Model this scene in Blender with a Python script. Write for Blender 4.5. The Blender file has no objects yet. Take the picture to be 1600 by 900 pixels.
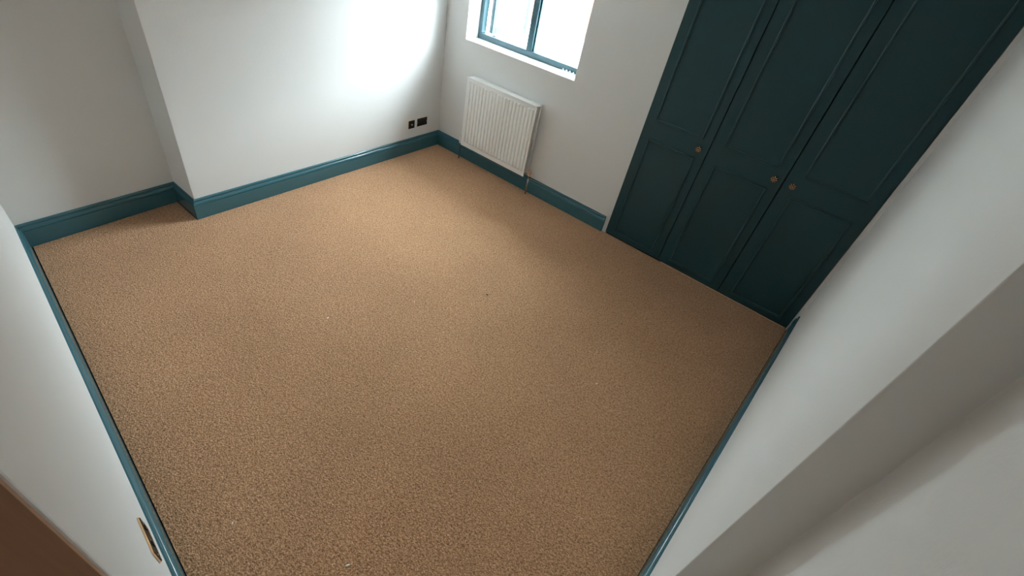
import bpy, bmesh, math, random
from mathutils import Vector, Matrix
random.seed(7)
SC = bpy.context.scene
COL = SC.collection
FOCAL = 699.03

# ------------------------------------------------------------------ camera
def make_camera():
    cam = bpy.data.cameras.new('camera')
    ob = bpy.data.objects.new('camera', cam); COL.objects.link(ob)
    a, b, c = 0.526275, 0.656544, 0.221252
    fwd = Vector((-math.sin(a)*math.cos(b), math.cos(a)*math.cos(b), -math.sin(b)))
    right = Vector((math.cos(a), math.sin(a), 0)); up = right.cross(fwd)
    r = right*math.cos(c) + up*math.sin(c); u = -right*math.sin(c) + up*math.cos(c)
    m = Matrix((r, u, -fwd)).transposed().to_4x4()
    m.translation = Vector((3.473157, -3.613579, 2.196045))
    ob.matrix_world = m
    cam.sensor_fit = 'HORIZONTAL'; cam.sensor_width = 36
    cam.lens = FOCAL*36/1600
    cam.shift_x = -3.147/1600; cam.shift_y = -29.77/1600
    cam.clip_start = 0.02
    SC.camera = ob
make_camera()

# ------------------------------------------------------------------ world, light, exposure
world = bpy.data.worlds.new('overcast_sky'); SC.world = world; world.use_nodes = True
bg = world.node_tree.nodes['Background']
bg.inputs[1].default_value = 26.0
def sky():
    # overcast sky: brighter overhead than at the horizon, all the way round
    nt = world.node_tree; N = nt.nodes; L = nt.links
    tc = N.new('ShaderNodeTexCoord'); sp = N.new('ShaderNodeSeparateXYZ'); mr = N.new('ShaderNodeMapRange')
    mr.inputs['From Min'].default_value = 0; mr.inputs['From Max'].default_value = 1
    mr.inputs['To Min'].default_value = .36; mr.inputs['To Max'].default_value = 1.0
    mx = N.new('ShaderNodeMix'); mx.data_type = 'RGBA'; mx.blend_type = 'MULTIPLY'; mx.inputs[0].default_value = 1
    mx.inputs[6].default_value = SKY_TINT
    L.new(tc.outputs['Generated'], sp.inputs[0]); L.new(sp.outputs['Z'], mr.inputs['Value'])
    L.new(mr.outputs['Result'], mx.inputs[7]); L.new(mx.outputs[2], bg.inputs[0])
SKY_TINT = (.83, .94, 1.0, 1)
sky()

def area(name, loc, rot, sx, sy, power, col, portal=False):
    l = bpy.data.lights.new(name, 'AREA'); l.shape = 'RECTANGLE'; l.size = sx; l.size_y = sy
    l.energy = power; l.color = col
    o = bpy.data.objects.new(name, l); COL.objects.link(o); o.location = loc; o.rotation_euler = rot
    if portal: l.cycles.is_portal = True
    return o
area('window_portal', (0.911, 0.25, 1.794), (math.radians(-90), 0, 0), 1.27, 1.21, 1, (1, 1, 1), True)
area('hall_lamp', (3.25, -4.9, 2.3), (0, 0, 0), 0.3, 0.3, 1.5, (1.0, 0.74, 0.5))
SC.view_settings.view_transform = 'Standard'; SC.view_settings.look = 'None'
SC.view_settings.gamma = 1; SC.view_settings.exposure = 1.56
SC.view_settings.use_curve_mapping = False
cy = SC.cycles
cy.max_bounces = 12; cy.diffuse_bounces = 8; cy.glossy_bounces = 4; cy.transparent_max_bounces = 12
cy.use_adaptive_sampling = False; cy.denoising_prefilter = 'ACCURATE'

# ------------------------------------------------------------------ materials
def lin(h):
    v = [int(h[i:i+2], 16)/255 for i in (0, 2, 4)]
    return tuple(x/12.92 if x <= .04045 else ((x+.055)/1.055)**2.4 for x in v) + (1,)

def mat(name, col, rough=.6, metal=0., var=.04, nscale=6., bump=0., bscale=200., spec=.5, coat=0.):
    m = bpy.data.materials.new(name); m.use_nodes = True
    nt = m.node_tree; N = nt.nodes; L = nt.links
    b = N['Principled BSDF']
    b.inputs['Roughness'].default_value = rough; b.inputs['Metallic'].default_value = metal
    b.inputs['Specular IOR Level'].default_value = spec; b.inputs['Coat Weight'].default_value = coat
    tc = N.new('ShaderNodeTexCoord')
    no = N.new('ShaderNodeTexNoise'); no.inputs['Scale'].default_value = nscale; no.inputs['Detail'].default_value = 4
    L.new(tc.outputs['Object'], no.inputs['Vector'])
    mx = N.new('ShaderNodeMix'); mx.data_type = 'RGBA'
    mx.inputs[6].default_value = tuple(max(0, c*(1-var)) for c in col[:3])+(1,)
    mx.inputs[7].default_value = tuple(min(1, c*(1+var)) for c in col[:3])+(1,)
    L.new(no.outputs['Fac'], mx.inputs[0]); L.new(mx.outputs[2], b.inputs['Base Color'])
    if bump:
        n2 = N.new('ShaderNodeTexNoise'); n2.inputs['Scale'].default_value = bscale; n2.inputs['Detail'].default_value = 3
        L.new(tc.outputs['Object'], n2.inputs['Vector'])
        bp = N.new('ShaderNodeBump'); bp.inputs['Strength'].default_value = bump; bp.inputs['Distance'].default_value = .002
        L.new(n2.outputs['Fac'], bp.inputs['Height']); L.new(bp.outputs['Normal'], b.inputs['Normal'])
    return m

M = {}
M['wall'] = mat('wall_paint', (.71, .715, .705, 1), .75, var=.02, nscale=2.5, bump=.25, bscale=90, spec=.3)
M['ceiling'] = mat('ceiling_paint', (.86, .86, .85, 1), .85, var=.015)
M['white'] = mat('white_gloss_paint', (.82, .83, .83, 1), .35, var=.02)
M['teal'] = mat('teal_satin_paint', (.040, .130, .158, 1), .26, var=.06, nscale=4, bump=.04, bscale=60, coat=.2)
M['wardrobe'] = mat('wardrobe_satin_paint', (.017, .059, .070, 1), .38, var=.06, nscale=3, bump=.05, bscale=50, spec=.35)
M['window_paint'] = mat('window_teal_darkened', (.021, .072, .090, 1), .35, var=.05)  # skirting's teal, darkened to offset the bright daylight on the casement
M['radiator'] = mat('radiator_enamel', (.83, .84, .82, 1), .3, var=.02)
M['fin'] = mat('shade_darkened_steel', (.10, .10, .10, 1), .6)  # fin colour darkened to paint in the shade between the radiator panels
M['dark'] = mat('dark_gap', (.008, .008, .008, 1), .9)
M['pipe'] = mat('painted_pipe', (.05, .06, .06, 1), .4)
M['chrome'] = mat('chrome', (.6, .6, .58, 1), .25, 1.)
M['copper'] = mat('brass_valve', (.75, .5, .32, 1), .3, 1.)
M['knob'] = mat('antique_brass', (.66, .44, .29, 1), .22, 1., var=.3, nscale=90)
M['plate'] = mat('bronze_plate', (.055, .045, .03, 1), .3, .8, var=.2)
M['rim'] = mat('polished_brass_edge', (.88, .58, .34, 1), .25, 1.)
M['black'] = mat('black_plastic', (.01, .009, .009, 1), .35)
M['pin'] = mat('pale_screw', (.8, .72, .68, 1), .3, .6)
M['crumb'] = mat('white_fluff', (.85, .82, .76, 1), .9)
M['crumb_dark'] = mat('dark_speck', (.03, .02, .015, 1), .9)
M['strip'] = mat('pale_timber_strip', (.55, .36, .24, 1), .7, var=.2, nscale=30)
M['underlay'] = mat('dark_underlay', (.02, .012, .008, 1), .95)
M['paving'] = mat('pale_paving', (.36, .355, .35, 1), .9, var=.1)
M['render'] = mat('cream_render', (.72, .68, .6, 1), .9, var=.05)
M['brick'] = mat('red_brick', (.11, .048, .03, 1), .9, var=.3, nscale=20)

def carpet_mat():
    m = bpy.data.materials.new('tan_twist_pile'); m.use_nodes = True
    nt = m.node_tree; N = nt.nodes; L = nt.links; b = N['Principled BSDF']
    b.inputs['Roughness'].default_value = .95; b.inputs['Specular IOR Level'].default_value = .1
    b.inputs['Sheen Weight'].default_value = .12; b.inputs['Sheen Roughness'].default_value = .5
    tc = N.new('ShaderNodeTexCoord')
    def noise(s, d, r=.5):
        n = N.new('ShaderNodeTexNoise'); n.inputs['Scale'].default_value = s; n.inputs['Detail'].default_value = d
        n.inputs['Roughness'].default_value = r; L.new(tc.outputs['Object'], n.inputs['Vector']); return n
    fine = noise(105, 3, .7); fine.inputs['Distortion'].default_value = .6
    broad = noise(1.6, 3)
    vor = N.new('ShaderNodeTexVoronoi'); vor.inputs['Scale'].default_value = 150
    L.new(tc.outputs['Object'], vor.inputs['Vector'])
    r = N.new('ShaderNodeValToRGB'); e = r.color_ramp.elements
    e[0].position = .36; e[0].color = (.27, .138, .066, 1)
    e[1].position = .65; e[1].color = (.66, .40, .235, 1)
    mid = e.new(.5); mid.color = (.48, .265, .142, 1)
    L.new(fine.outputs['Fac'], r.inputs['Fac'])
    br = N.new('ShaderNodeMapRange'); br.inputs['From Min'].default_value = .3; br.inputs['From Max'].default_value = .7
    br.inputs['To Min'].default_value = .93; br.inputs['To Max'].default_value = 1.05
    L.new(broad.outputs['Fac'], br.inputs['Value'])
    mx = N.new('ShaderNodeMix'); mx.data_type = 'RGBA'; mx.blend_type = 'MULTIPLY'; mx.inputs[0].default_value = 1
    L.new(r.outputs['Color'], mx.inputs[6]); L.new(br.outputs['Result'], mx.inputs[7])
    L.new(mx.outputs[2], b.inputs['Base Color'])
    add = N.new('ShaderNodeMath'); add.operation = 'SUBTRACT'
    L.new(fine.outputs['Fac'], add.inputs[0]); L.new(vor.outputs['Distance'], add.inputs[1])
    bp = N.new('ShaderNodeBump'); bp.inputs['Strength'].default_value = .8; bp.inputs['Distance'].default_value = .005
    L.new(add.outputs[0], bp.inputs['Height']); L.new(bp.outputs['Normal'], b.inputs['Normal'])
    return m
M['carpet'] = carpet_mat()

def wood_mat():
    m = mat('brown_stained_timber', (.105, .052, .026, 1), .5)
    nt = m.node_tree; N = nt.nodes; L = nt.links; b = N['Principled BSDF']
    tc = N.new('ShaderNodeTexCoord'); mp = N.new('ShaderNodeMapping'); mp.inputs['Scale'].default_value = (30, 30, 1.2)
    no = N.new('ShaderNodeTexNoise'); no.inputs['Scale'].default_value = 3; no.inputs['Detail'].default_value = 5
    r = N.new('ShaderNodeValToRGB'); e = r.color_ramp.elements
    e[0].color = (.31, .175, .105, 1); e[1].color = (.37, .21, .128, 1); e[0].position = .35; e[1].position = .7
    L.new(tc.outputs['Object'], mp.inputs['Vector']); L.new(mp.outputs['Vector'], no.inputs['Vector'])
    L.new(no.outputs['Fac'], r.inputs['Fac']); L.new(r.outputs['Color'], b.inputs['Base Color'])
    return m
M['wood'] = wood_mat()

def glass_mat():
    m = bpy.data.materials.new('window_glass'); m.use_nodes = True
    nt = m.node_tree; N = nt.nodes; L = nt.links; N.clear()
    o = N.new('ShaderNodeOutputMaterial'); t = N.new('ShaderNodeBsdfTransparent'); g = N.new('ShaderNodeBsdfGlossy')
    t.inputs['Color'].default_value = (.95, .98, .97, 1); g.inputs['Roughness'].default_value = .02
    lw = N.new('ShaderNodeLayerWeight'); lw.inputs['Blend'].default_value = .5
    pw = N.new('ShaderNodeMath'); pw.operation = 'POWER'; pw.inputs[1].default_value = 5
    f = N.new('ShaderNodeMath'); f.operation = 'MULTIPLY_ADD'; f.inputs[1].default_value = .9; f.inputs[2].default_value = .03
    L.new(lw.outputs['Facing'], pw.inputs[0]); L.new(pw.outputs[0], f.inputs[0])
    mx = N.new('ShaderNodeMixShader')
    L.new(f.outputs[0], mx.inputs[0]); L.new(t.outputs[0], mx.inputs[1]); L.new(g.outputs[0], mx.inputs[2])
    L.new(mx.outputs[0], o.inputs['Surface'])
    return m
M['glass'] = glass_mat()

# ------------------------------------------------------------------ helpers
def obj(name, bm, m, parent=None, smooth=False, bevel=0., kind=None, recalc=True):
    if recalc: bmesh.ops.recalc_face_normals(bm, faces=bm.faces)
    me = bpy.data.meshes.new(name); bm.to_mesh(me); bm.free()
    if m is not None:
        for x in (m if isinstance(m, list) else [m]): me.materials.append(x)
    if smooth:
        for p in me.polygons: p.use_smooth = True
    o = bpy.data.objects.new(name, me); COL.objects.link(o)
    if parent is not None: o.parent = parent
    if bevel:
        md = o.modifiers.new('bevel', 'BEVEL'); md.width = bevel; md.segments = 2; md.limit_method = 'ANGLE'
    if kind: o['kind'] = kind
    return o
def tag(o, label, cat, group=None):
    o['label'] = label; o['category'] = cat
    if group: o['group'] = group
    return o
def empty(name, loc=(0, 0, 0), rz=0., kind=None):
    o = bpy.data.objects.new(name, None); COL.objects.link(o); o.location = loc; o.rotation_euler = (0, 0, rz)
    o.empty_display_size = .05
    if kind: o['kind'] = kind
    return o
def box(bm, x0, x1, y0, y1, z0, z1, mi=0):
    vs = [bm.verts.new(p) for p in ((x0,y0,z0),(x1,y0,z0),(x1,y1,z0),(x0,y1,z0),(x0,y0,z1),(x1,y0,z1),(x1,y1,z1),(x0,y1,z1))]
    for f in ((0,3,2,1),(4,5,6,7),(0,1,5,4),(1,2,6,5),(2,3,7,6),(3,0,4,7)):
        fa = bm.faces.new([vs[i] for i in f]); fa.material_index = mi
    return vs
def prism(bm, pts, z0, z1):
    lo = [bm.verts.new((x, y, z0)) for x, y in pts]; hi = [bm.verts.new((x, y, z1)) for x, y in pts]
    n = len(pts); bm.faces.new(lo[::-1]); bm.faces.new(hi)
    for i in range(n): bm.faces.new((lo[i], lo[(i+1) % n], hi[(i+1) % n], hi[i]))
def lathe(bm, prof, seg=24, axis='Z', org=(0, 0, 0), fl=None):
    rings = []
    for r, h in prof:
        ring = []
        for k in range(seg):
            t = 2*math.pi*k/seg; rr = r*(fl(t, h) if fl else 1)
            x, y = rr*math.cos(t), rr*math.sin(t)
            p = (x, y, h) if axis == 'Z' else ((x, -h, y) if axis == 'Y' else (h, x, y))
            ring.append(bm.verts.new((p[0]+org[0], p[1]+org[1], p[2]+org[2])))
        rings.append(ring)
    for a, b in zip(rings, rings[1:]):
        for k in range(seg): bm.faces.new((a[k], a[(k+1) % seg], b[(k+1) % seg], b[k]))
    bm.faces.new(rings[0][::-1]); bm.faces.new(rings[-1])
def new(): return bmesh.new()

# ------------------------------------------------------------------ room plan (metres)
H = 2.76
W, YW = 4.003, -0.0075
B = Vector((.0608, -2.5711)); CR = Vector((-.2609, -2.5711)); D = Vector((-.189, -3.4838))
FS = -.08411                                        # slope of the front wall
def fy(x): return -3.4777 + FS*(x+.2609)
DOOR0 = 2.803; DOOR1 = 3.62
P1 = Vector((3.778, -2.735)); P2 = Vector((3.893, -2.728)); P3 = Vector((3.79, -4.05))
WX0, WX1, ZS, ZH = .2753, 1.5468, 1.188, 2.40        # window opening
XL = 2.2712; XR = 3.976                             # wardrobe

# floor: fitted carpet turned down at its edges over a dark underlay
g = .0045
T = .021
def off_poly():
    return [(.0+T+g, -T-g), (XL-.04, -T-g), (XL-.04, -.004), (XR+.004, -.004), (W-T-g, -.03),
            (P1.x-T-g, P1.y-T-g), (P2.x-T-g, P2.y-T-g), (3.80-T, -3.79+.03), (3.62, -3.765), (3.62, -4.1), (2.81, -4.1), (DOOR0-.01, fy(DOOR0)+T+g),
            (D.x+T+g, D.y+T+g), (CR.x+T+g, CR.y-T-g), (B.x+T+g, B.y-T-g)]
bm = new()
pts = off_poly()
top = [bm.verts.new((x, y, 0)) for x, y in pts]
cx, cyy = 2.0, -1.8
bm.faces.new(top[::-1])
low = [bm.verts.new((x, y, -.012)) for x, y in pts]
n = len(pts)
for i in range(n): bm.faces.new((top[i], top[(i+1) % n], low[(i+1) % n], low[i]))
bmesh.ops.recalc_face_normals(bm, faces=bm.faces)
for f in bm.faces:
    if abs(f.normal.z) > .9 and f.normal.z < 0: f.normal_flip()
vs = [bm.verts.new(p) for p in ((-.6, -6.2, -.012), (4.6, -6.2, -.012), (4.6, .9, -.012), (-.6, .9, -.012))]
f = bm.faces.new(vs); f.material_index = 1
vs2 = [bm.verts.new((v.co.x, v.co.y, -.1)) for v in vs]
f = bm.faces.new(vs2[::-1]); f.material_index = 1
for i in range(4):
    f = bm.faces.new((vs[i], vs2[i], vs2[(i+1) % 4], vs[(i+1) % 4])); f.material_index = 1
obj('floor', bm, [M['carpet'], M['underlay']], kind='structure', recalc=False)

bm = new(); box(bm, -.6, 4.6, -6.2, .9, H, H+.12)
obj('ceiling', bm, M['ceiling'], kind='structure')

# window wall, with the deep reveal
bm = new()
TH = .245
box(bm, -.6, WX0, 0, TH, -.012, H); box(bm, WX1, XL, 0, TH, -.012, H)
box(bm, WX0, WX1, 0, TH, -.012, ZS-.012); box(bm, WX0, WX1, 0, TH, ZH, H)
obj('wall_back', bm, M['wall'], kind='structure')
bm = new(); box(bm, XL, XR, 0, .7, 2.612, H); obj('wall_above_wardrobe', bm, M['wall'], kind='structure')
bm = new(); box(bm, XR, W+.3, YW, .7, -.012, H); obj('wall_beside_wardrobe', bm, M['wall'], kind='structure')
bm = new(); box(bm, XL-.05, XR, .62, .7, -.012, H); obj('wall_behind_wardrobe', bm, M['wall'], kind='structure')
bm = new(); box(bm, XL-.05, XL-.001, TH, .62, -.012, H); obj('wall_alcove_side', bm, M['wall'], kind='structure')

# chimney breast and recess wall
bm = new()
prism(bm, [(0, 0), (B.x, B.y), (CR.x-.001, CR.y), (-.45, CR.y), (-.45, 0)], -.012, H)
obj('wall_chimney_breast', bm, M['wall'], kind='structure', bevel=.004)
bm = new()
prism(bm, [(CR.x, CR.y), (D.x, D.y), (D.x, D.y-.35), (-.6, D.y-.35), (-.6, CR.y)], -.012, H)
obj('wall_left', bm, M['wall'], kind='structure')
# wall by the doorway
bm = new()
prism(bm, [(D.x, D.y), (DOOR0, fy(DOOR0)), (DOOR0, fy(DOOR0)-.30), (D.x, D.y-.30)], -.012, H)
prism(bm, [(DOOR1, fy(DOOR1)), (4.4, fy(4.4)), (4.4, fy(4.4)-.3), (DOOR1, fy(DOOR1)-.3)], -.012, H)
prism(bm, [(DOOR0, fy(DOOR0)), (DOOR1, fy(DOOR1)), (DOOR1, fy(DOOR1)-.3), (DOOR0, fy(DOOR0)-.3)], 2.3, H)
obj('wall_front', bm, M['wall'], kind='structure', bevel=.005)
# right wall with its step back towards the door
bm = new()
prism(bm, [(W, YW), (4.4, YW), (4.4, fy(4.4)), (3.80, fy(3.8)-.002), (P2.x, P2.y), (P1.x, P1.y)], -.012, H)
obj('wall_right', bm, M['wall'], kind='structure', bevel=.003)
# hall behind the doorway
bm = new()
box(bm, 2.1, 2.2, -6.1, -4.03, -.012, H); box(bm, 4.3, 4.4, -6.1, -4.1, -.012, H); box(bm, 2.1, 4.4, -6.2, -6.1, -.012, H)
obj('wall_hall', bm, M['wall'], kind='structure')
# timber lining of the doorway
d1 = empty('door_1', (0, 0, 0), kind='structure')
yj = fy(DOOR0)
bm = new(); box(bm, DOOR0+.0005, DOOR0+.022, yj-.302, yj-.004, 0, 2.28); obj('door_lining', bm, M['wood'], d1, bevel=.0008)
yj2 = fy(DOOR1)
bm = new(); box(bm, DOOR1-.022, DOOR1-.0005, yj2-.302, yj2-.006, 0, 2.28); obj('door_lining', bm, M['wood'], d1, bevel=.002)
bm = new(); box(bm, DOOR0+.001, DOOR1-.001, yj2-.30, yj2-.004, 2.278, 2.299); obj('head_lining', bm, M['wood'], d1, bevel=.002)

# ------------------------------------------------------------------ skirting
PROF = [(.0, -.010), (T, -.010), (T, .106), (.0200, .1095), (.0145, .1105), (.0145, .1145), (.0200, .1160), (.0195, .1200),
        (.0180, .1250), (.0155, .1300), (.0120, .1345), (.0085, .1370), (.0065, .1375), (.0065, .1420), (.0110, .1430), (.0115, .1480), (.0095, .1540), (.006, .1585), (0, .1593)]
def nrm(a, b):
    d = (b-a).normalized(); return Vector((-d.y, d.x))
def mitre(path, i, t):
    if i == 0: return path[0]+nrm(path[0], path[1])*t
    if i == len(path)-1: return path[-1]+nrm(path[-2], path[-1])*t
    n0, n1 = nrm(path[i-1], path[i]), nrm(path[i], path[i+1])
    m = (n0+n1).normalized(); return path[i]+m*(t/m.dot(n0))
def skirting(path, names):
    for i, nm in enumerate(names):
        if nm is None: continue
        bm = new(); A = []; Bv = []
        for t, z in PROF:
            p, q = mitre(path, i, t), mitre(path, i+1, t)
            A.append(bm.verts.new((p.x, p.y, z))); Bv.append(bm.verts.new((q.x, q.y, z)))
        for k in range(len(PROF)-1): bm.faces.new((A[k], Bv[k], Bv[k+1], A[k+1]))
        k = len(PROF)-1; bm.faces.new((A[k], Bv[k], Bv[0], A[0]))
        bm.faces.new(A[::-1]); bm.faces.new(Bv)
        obj(nm, bm, M['teal'], kind='structure')
V = Vector
skirting([V((2.233, 0)), V((0, 0)), B, CR, D, V((DOOR0-.004, fy(DOOR0-.004)))],
         ['baseboard_back', 'baseboard_chimney_breast', 'baseboard_chimney_return', 'baseboard_left', 'baseboard_front'])
skirting([V((3.80, -3.80)), P2, P1, V((W, YW))], ['baseboard_right_recess', 'baseboard_right_step', 'baseboard_right'])
# pale carpet gripper edge at the wardrobe foot
bm = new(); box(bm, 2.86, 3.965, -.0135, -.0095, -.002, .0090); obj('trim_1', bm, M['strip'], kind='structure')

# ------------------------------------------------------------------ window
w = empty('window_1', (0, 0, 0), kind='structure')
YF = .171; FD = .07
bm = new(); box(bm, WX0-.0, WX1+.0, -.004, YF+.03, ZS-.012, ZS); obj('window_sill', bm, M['white'], w, bevel=.003)
def frame_piece(name, x0, x1, z0, z1, y0=YF, y1=YF+FD):
    bm = new(); box(bm, x0, x1, y0, y1, z0, z1); return obj(name, bm, M['window_paint'], w, bevel=.004)
frame_piece('bottom_rail', WX0, WX1, ZS, ZS+.054)
frame_piece('top_rail', WX0, WX1, ZH-.05, ZH)
frame_piece('jamb', WX0, WX0+.043, ZS+.054, ZH-.05)
frame_piece('jamb', WX1-.043, WX1, ZS+.054, ZH-.05)
frame_piece('mullion', .876, .938, ZS+.054, ZH-.05, YF-.002)
frame_piece('glazing_bead', .938, .952, ZS+.054, ZH-.05, YF+.02, YF+.05)
frame_piece('glazing_bead', WX1-.057, WX1-.043, ZS+.054, ZH-.05, YF+.02, YF+.05)
bm = new(); box(bm, .94, WX1-.045, YF+.032, YF+.038, ZS+.054, ZH-.05); obj('pane', bm, M['glass'], w)
# open casement, hinged at the left and swung outwards
sash = bpy.data.objects.new('open_casement', None); COL.objects.link(sash); sash.parent = w
sash.location = (.385, .25, ZS+.058); sash.rotation_euler = (0, 0, math.radians(75))
SW, SH = .466, ZH-.05-ZS-.062
for nm, x0, x1, z0, z1 in (('stile', 0, .04, 0, SH), ('stile', SW-.05, SW, 0, SH), ('sash_rail', .04, SW-.05, 0, .062), ('sash_rail', .04, SW-.05, SH-.05, SH)):
    bm = new(); box(bm, x0, x1, 0, .050, z0, z1); obj(nm, bm, M['window_paint'], sash, bevel=.003)
bm = new(); box(bm, .04, SW-.05, .018, .024, .062, SH-.05); obj('pane', bm, M['glass'], sash)
# friction stay below the casement, white latch lying on the sill
bm = new(); box(bm, .36, .50, YF+.035, YF+.047, ZS+.054, ZS+.060); box(bm, .44, .47, YF+.03, YF+.05, ZS+.06, ZS+.072); obj('friction_stay', bm, M['chrome'], w, bevel=.001)
bm = new(); box(bm, 1.31, 1.47, .150, .166, ZS, ZS+.007)
for k in range(4): lathe(bm, [(.007, ZS+.006), (.008, ZS+.012), (.006, ZS+.019)], 10, 'Z', (1.325+k*.037, .158, 0))
obj('stay_bar', bm, M['white'], w)
bm = new(); box(bm, 1.385, 1.475, .075, .089, ZS, ZS+.004); obj('sill_bar', bm, M['pipe'], w, bevel=.001)  # thin dark bar lying on the sill

# ------------------------------------------------------------------ wardrobe
wd = tag(empty('fitted_wardrobe', (XL, YW, 0)), 'dark teal fitted wardrobe with three tall panelled doors beside the window wall', 'wardrobe')
def lx(x): return x-XL
def beadrect(bm, x0, x1, z0, z1, w=.017, h=.0135):
    prof = [(0, 0), (0, -h*.7), (w*.3, -h), (w*.7, -h), (w, -h*.7), (w, 0)]
    cs = ((x0, z0, 1, 1), (x1, z0, -1, 1), (x1, z1, -1, -1), (x0, z1, 1, -1))
    rings = [[bm.verts.new((cx_+sx*t, y, cz_+sz*t)) for t, y in prof] for cx_, cz_, sx, sz in cs]
    for i in range(4):
        a, b = rings[i], rings[(i+1) % 4]
        for k in range(len(prof)-1): bm.faces.new((a[k], a[k+1], b[k+1], b[k]))
ZT = 2.60
bm = new(); x1 = XR-XL
box(bm, .020, x1-.020, .030, .58, 0.0, .010); box(bm, .002, .020, .0215, .60, 0, ZT); box(bm, x1-.020, x1-.002, .0215, .60, 0, ZT)
box(bm, .018, x1-.018, .59, .60, 0, ZT); box(bm, .018, x1-.018, .033, .59, ZT-.018, ZT)
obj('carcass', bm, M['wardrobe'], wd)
KN = {1: (2.757, 1.054), 2: (3.330, 1.060), 3: (3.459, 1.060)}
doors = [(XL, 2.826, 2.349, 2.757), (2.826, 3.393, 2.911, 3.322), (3.393, XR-.002, 3.485, 3.900)]
for i, (a, b, pa, pb) in enumerate(doors):
    ga, gb = (.002 if i == 0 else .0040), (.001 if i == 2 else .0040)
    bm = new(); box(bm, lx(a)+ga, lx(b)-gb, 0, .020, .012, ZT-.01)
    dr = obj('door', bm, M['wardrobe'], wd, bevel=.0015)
    for z0, z1 in ((.060, .980), (1.132, ZT-.09)):
        # recessed field framed by an applied bead
        bm = new(); box(bm, lx(pa)+.012, lx(pb)-.012, -.0012, 0, z0+.012, z1-.012); obj('panel', bm, M['wardrobe'], dr)
        bm = new(); beadrect(bm, lx(pa), lx(pb), z0, z1); obj('moulding', bm, M['wardrobe'], dr)
    kx, kz = KN[i+1]
    bm = new()
    lathe(bm, [(.016, 0), (.016, .002), (.007, .004), (.0065, .014), (.018, .017), (.023, .021), (.021, .026), (.008, .028)], 24, 'Y', (lx(kx), 0, kz))
    for f in bm.faces: f.material_index = 1  # dark body colour puts the shade between the petals
    nf = len(bm.faces)
    for p in range(9):
        t = 2*math.pi*p/8; r = .0155 if p < 8 else 0
        mt = Matrix.Translation((lx(kx)+r*math.cos(t), -.0255 if p < 8 else -.0305, kz+r*math.sin(t))) @ Matrix.Rotation(-t, 4, 'Y') @ Matrix.Diagonal((.0095, .0075, .0052, 1) if p < 8 else (.0065, .006, .0065, 1))
        bmesh.ops.create_icosphere(bm, subdivisions=2, radius=1, matrix=mt)
    obj('knob', bm, [M['knob'], M['plate']], dr)

# ------------------------------------------------------------------ radiator
RX0, RX1, RZ0, RZ1 = .437, 1.298, .182, .884
rad = tag(empty('radiator', (RX0, 0, 0)), 'white double panel radiator with vertical flutes below the window', 'radiator')
RW = RX1-RX0
def fluted(y, x0, x1, z0, z1, dep, amp, n):
    # pressed steel panel: flat border, rounded vertical ribs between
    bm = new(); xs = []; m = .020
    xs.append((x0, 0)); xs.append((x0+m*.6, 0))
    pitch = (x1-x0-2*m)/n
    for k in range(n):
        for u, d in ((.06, 0), (.2, .75), (.34, 1), (.66, 1), (.8, .75), (.94, 0)): xs.append((x0+m+(k+u)*pitch, d))
    xs.append((x1-m*.6, 0)); xs.append((x1, 0))
    zs = [(z0, 0), (z0+.045, 0), (z0+.058, 1), (z1-.042, 1), (z1-.030, 0), (z1, 0)]
    grid = [[bm.verts.new((x, y+amp-amp*d*s, z)) for x, d in xs] for z, s in zs]
    for a, b in zip(grid, grid[1:]):
        for k in range(len(xs)-1): bm.faces.new((a[k], a[k+1], b[k+1], b[k]))
    # returned edges and back
    back = [[bm.verts.new((x, y+dep, z)) for x in (x0, x1)] for z in (z0, z1)]
    bm.faces.new((back[0][0], back[0][1], back[1][1], back[1][0]))
    bm.faces.new([grid[0][k] for k in range(len(xs))]+[back[0][1], back[0][0]])
    bm.faces.new([grid[-1][k] for k in range(len(xs))]+[back[1][1], back[1][0]])
    bm.faces.new([g_[0] for g_ in grid]+[back[1][0], back[0][0]])
    bm.faces.new([g_[-1] for g_ in grid]+[back[1][1], back[0][1]])
    return bm
obj('front_panel', fluted(-.111, 0, RW, RZ0, RZ1, .018, .0095, 20), M['radiator'], rad, bevel=0)
obj('rear_panel', fluted(-.046, 0, RW, RZ0+.012, RZ1-.004, .024, .003, 20), M['radiator'], rad)
bm = new()
box(bm, 0, RW, -.110, -.101, RZ1, RZ1+.009); box(bm, 0, RW, -.101, -.020, RZ1-.001, RZ1+.003); box(bm, 0, RW, -.020, -.012, RZ1-.008, RZ1+.008)
obj('top_cover', bm, M['radiator'], rad, bevel=.0015)
bm = new()   # convector fins between the panels, dark grey standing in for the gap's shade
k = .03
while k < RW-.03:
    box(bm, k, k+.0012, -.094, -.047, RZ0+.05, RZ1-.03); k += .0125
fins = obj('convector_fins', bm, M['fin'], rad); fins['kind'] = 'stuff'
for a, b, c, d in ((-.001, .035, RZ1-.05, RZ1-.012), (RW-.06, RW-.028, RZ1-.05, RZ1-.012), (-.001, .035, RZ0+.012, RZ0+.05), (RW-.06, RW-.028, RZ0+.012, RZ0+.05)):
    bm = new(); box(bm, a, b, -.094, -.047, c, d); obj('header_pipe', bm, M['radiator'], rad, bevel=.006)
for a in (.12, RW-.16):
    bm = new(); box(bm, a, a+.04, -.03, -.0015, RZ0+.1, RZ1-.08); obj('wall_bracket', bm, M['radiator'], rad)
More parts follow.
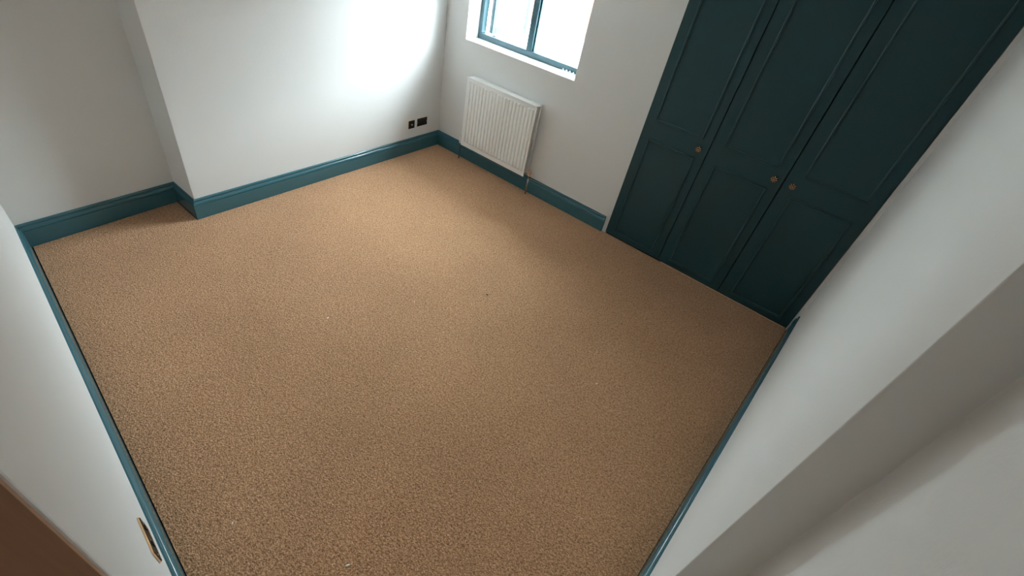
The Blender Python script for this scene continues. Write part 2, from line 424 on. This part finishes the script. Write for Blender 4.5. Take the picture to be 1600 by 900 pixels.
def valve(x, cap, body, pipe):
    bm = new(); lathe(bm, [(.0075, -.01), (.0075, .20)], 14, 'Z', (x, -.072, 0)); obj('pipe', bm, pipe, rad, smooth=True)
    bm = new(); lathe(bm, [(.013, .18), (.014, .20), (.013, .222)], 14, 'Z', (x, -.072, 0))
    s = 1 if x < RW/2 else -1
    lathe(bm, [(.009, min(x, x+s*.05)), (.009, max(x, x+s*.05))], 12, 'X', (0, -.072, .212)); v = obj('valve', bm, body, rad, smooth=True)
    bm = new(); lathe(bm, [(.013, .222), (.0145, .23), (.0135, .252), (.009, .262), (.004, .265)], 16, 'Z', (x, -.072, 0)); obj('valve_cap', bm, cap, v, smooth=True)
valve(RW+.050, M['copper'], M['chrome'], M['chrome'])
valve(-.034, M['white'], M['radiator'], M['pipe'])

# ------------------------------------------------------------------ sockets
def socket(name, label, loc, ang, w_, kind):
    # local x along the wall, local -y into the room
    s = tag(empty(name, loc, ang), label, 'socket')
    h = .086; RT = .003 if name != 'brass_socket' else .006; PT = RT+.0025
    bm = new(); box(bm, 0, w_, -RT, 0, 0, h); obj('rim', bm, M['rim'], s, bevel=.001)
    bm = new(); box(bm, .0025, w_-.0025, -PT, -RT, .0025, h-.0025); obj('plate', bm, M['plate'], s, bevel=.001)
    def bx(nm, x0, x1, z0, z1, m, d=.003): 
        bm = new(); box(bm, x0, x1, -PT-d, -PT, z0, z1); return obj(nm, bm, m, s, bevel=.0008)
    if kind == 'double':
        for ox in (.018, w_-.018-.042):
            bx('socket_insert', ox, ox+.042, .012, .050, M['black'], .001)
            r = bx('rocker_switch', ox+.013, ox+.029, .056, .076, M['black'], .0035)
        for ox in (.008, w_-.008):
            bm = new(); lathe(bm, [(.003, PT), (.003, PT+.0015)], 12, 'Y', (ox, 0, h/2)); obj('screw', bm, M['pin'], s)
    else:
        bx('socket_insert', .024, .062, .024, .062, M['black'], .0015)
        bm = new(); lathe(bm, [(.008, PT+.0015), (.008, PT+.006), (.004, PT+.007)], 16, 'Y', (w_/2, 0, h/2)); obj('aerial_outlet', bm, M['pin'], s)
    return s
def cw(y): return B.x*y/B.y   # x of the chimney wall at y
a_ch = math.radians(-90) + math.pi + math.atan2(-B.x, -B.y)*0
ang = math.atan2(0-B.y, 0-B.x)   # along the wall towards the window corner
socket('aerial_socket', 'small square dark bronze socket plate with a pale centre dot on chimney breast wall', (cw(-.463)+.0005, -.463, .262), ang, .086, 'single')
socket('double_socket', 'wider dark bronze double socket plate nearest the corner left of the radiator', (cw(-.341)+.0005, -.341, .265), ang, .146, 'double')
xs = 2.443
s = socket('brass_socket', 'brass edged double socket seen edge-on above skirting near the doorway', (xs, fy(xs)+.0005, .322), math.pi+math.atan(FS), .146, 'double')

# ------------------------------------------------------------------ bits on the carpet
def crumb(name, label, cat, x, y, size, m, seed):
    rnd = random.Random(seed); bm = new()
    bmesh.ops.create_icosphere(bm, subdivisions=2, radius=1)
    for v in bm.verts:
        k = 1+rnd.uniform(-.25, .25); v.co = Vector((v.co.x*size*1.6*k, v.co.y*size*.7*k, (v.co.z*.5+.45)*size*k))
    o = obj(name, bm, m, smooth=True); o.location = (x, y, 0); o.rotation_euler = (0, 0, rnd.uniform(0, 3))
    tag(o, label, cat)
crumb('dark_crumb', 'tiny dark speck in the middle of the tan carpet', 'crumb', 2.101, -1.553, .0060, M['crumb_dark'], 1)
crumb('white_crumb', 'tiny white crumb on the carpet nearest the right-hand wall', 'crumb', 3.108, -1.656, .0050, M['crumb'], 2)
crumb('white_crumb', 'tiny white crumb on the carpet out from the chimney breast corner', 'crumb', 1.564, -2.503, .0050, M['crumb'], 3)
crumb('fluff_bit', 'pale thread of fluff on the carpet midway between chimney breast and dark speck', 'fluff', 1.810, -1.998, .0034, M['crumb'], 4)
crumb('white_crumb', 'bright white crumb on the carpet closest to the doorway, at the bottom edge', 'crumb', 2.803, -3.261, .0056, M['crumb'], 5)
crumb('white_crumb', 'tiny white crumb on the carpet beside the skirting near the brass socket', 'crumb', 2.321, -3.475, .0040, M['crumb'], 6)

# ------------------------------------------------------------------ outside, seen small and bright through the window
bm = new(); box(bm, -14, 16, TH+.001, 18, -.5, -.3); obj('outdoor_paving', bm, M['paving'], kind='structure')

# red brick house across the yard
hs = tag(empty('brick_house', (0, 9.5, -.3)), 'red brick building just glimpsed at the top of the window', 'building')
bm = new(); box(bm, -8, 9, 0, 5, 0, 3.8); obj('wall', bm, M['brick'], hs)
bm = new(); prism(bm, [(-8.3, 0), (9.3, 0), (9.3, 5), (-8.3, 5)], 3.8, 3.95)
vs = [bm.verts.new(p) for p in ((-8.3, -.3, 3.95), (9.3, -.3, 3.95), (9.3, 5.3, 3.95), (-8.3, 5.3, 3.95), (-8.3, 2.5, 5.2), (9.3, 2.5, 5.2))]
for f in ((0, 1, 5, 4), (2, 3, 4, 5), (1, 2, 5), (3, 0, 4), (0, 3, 2, 1)): bm.faces.new([vs[i] for i in f])
obj('roof', bm, M['pipe'], hs)
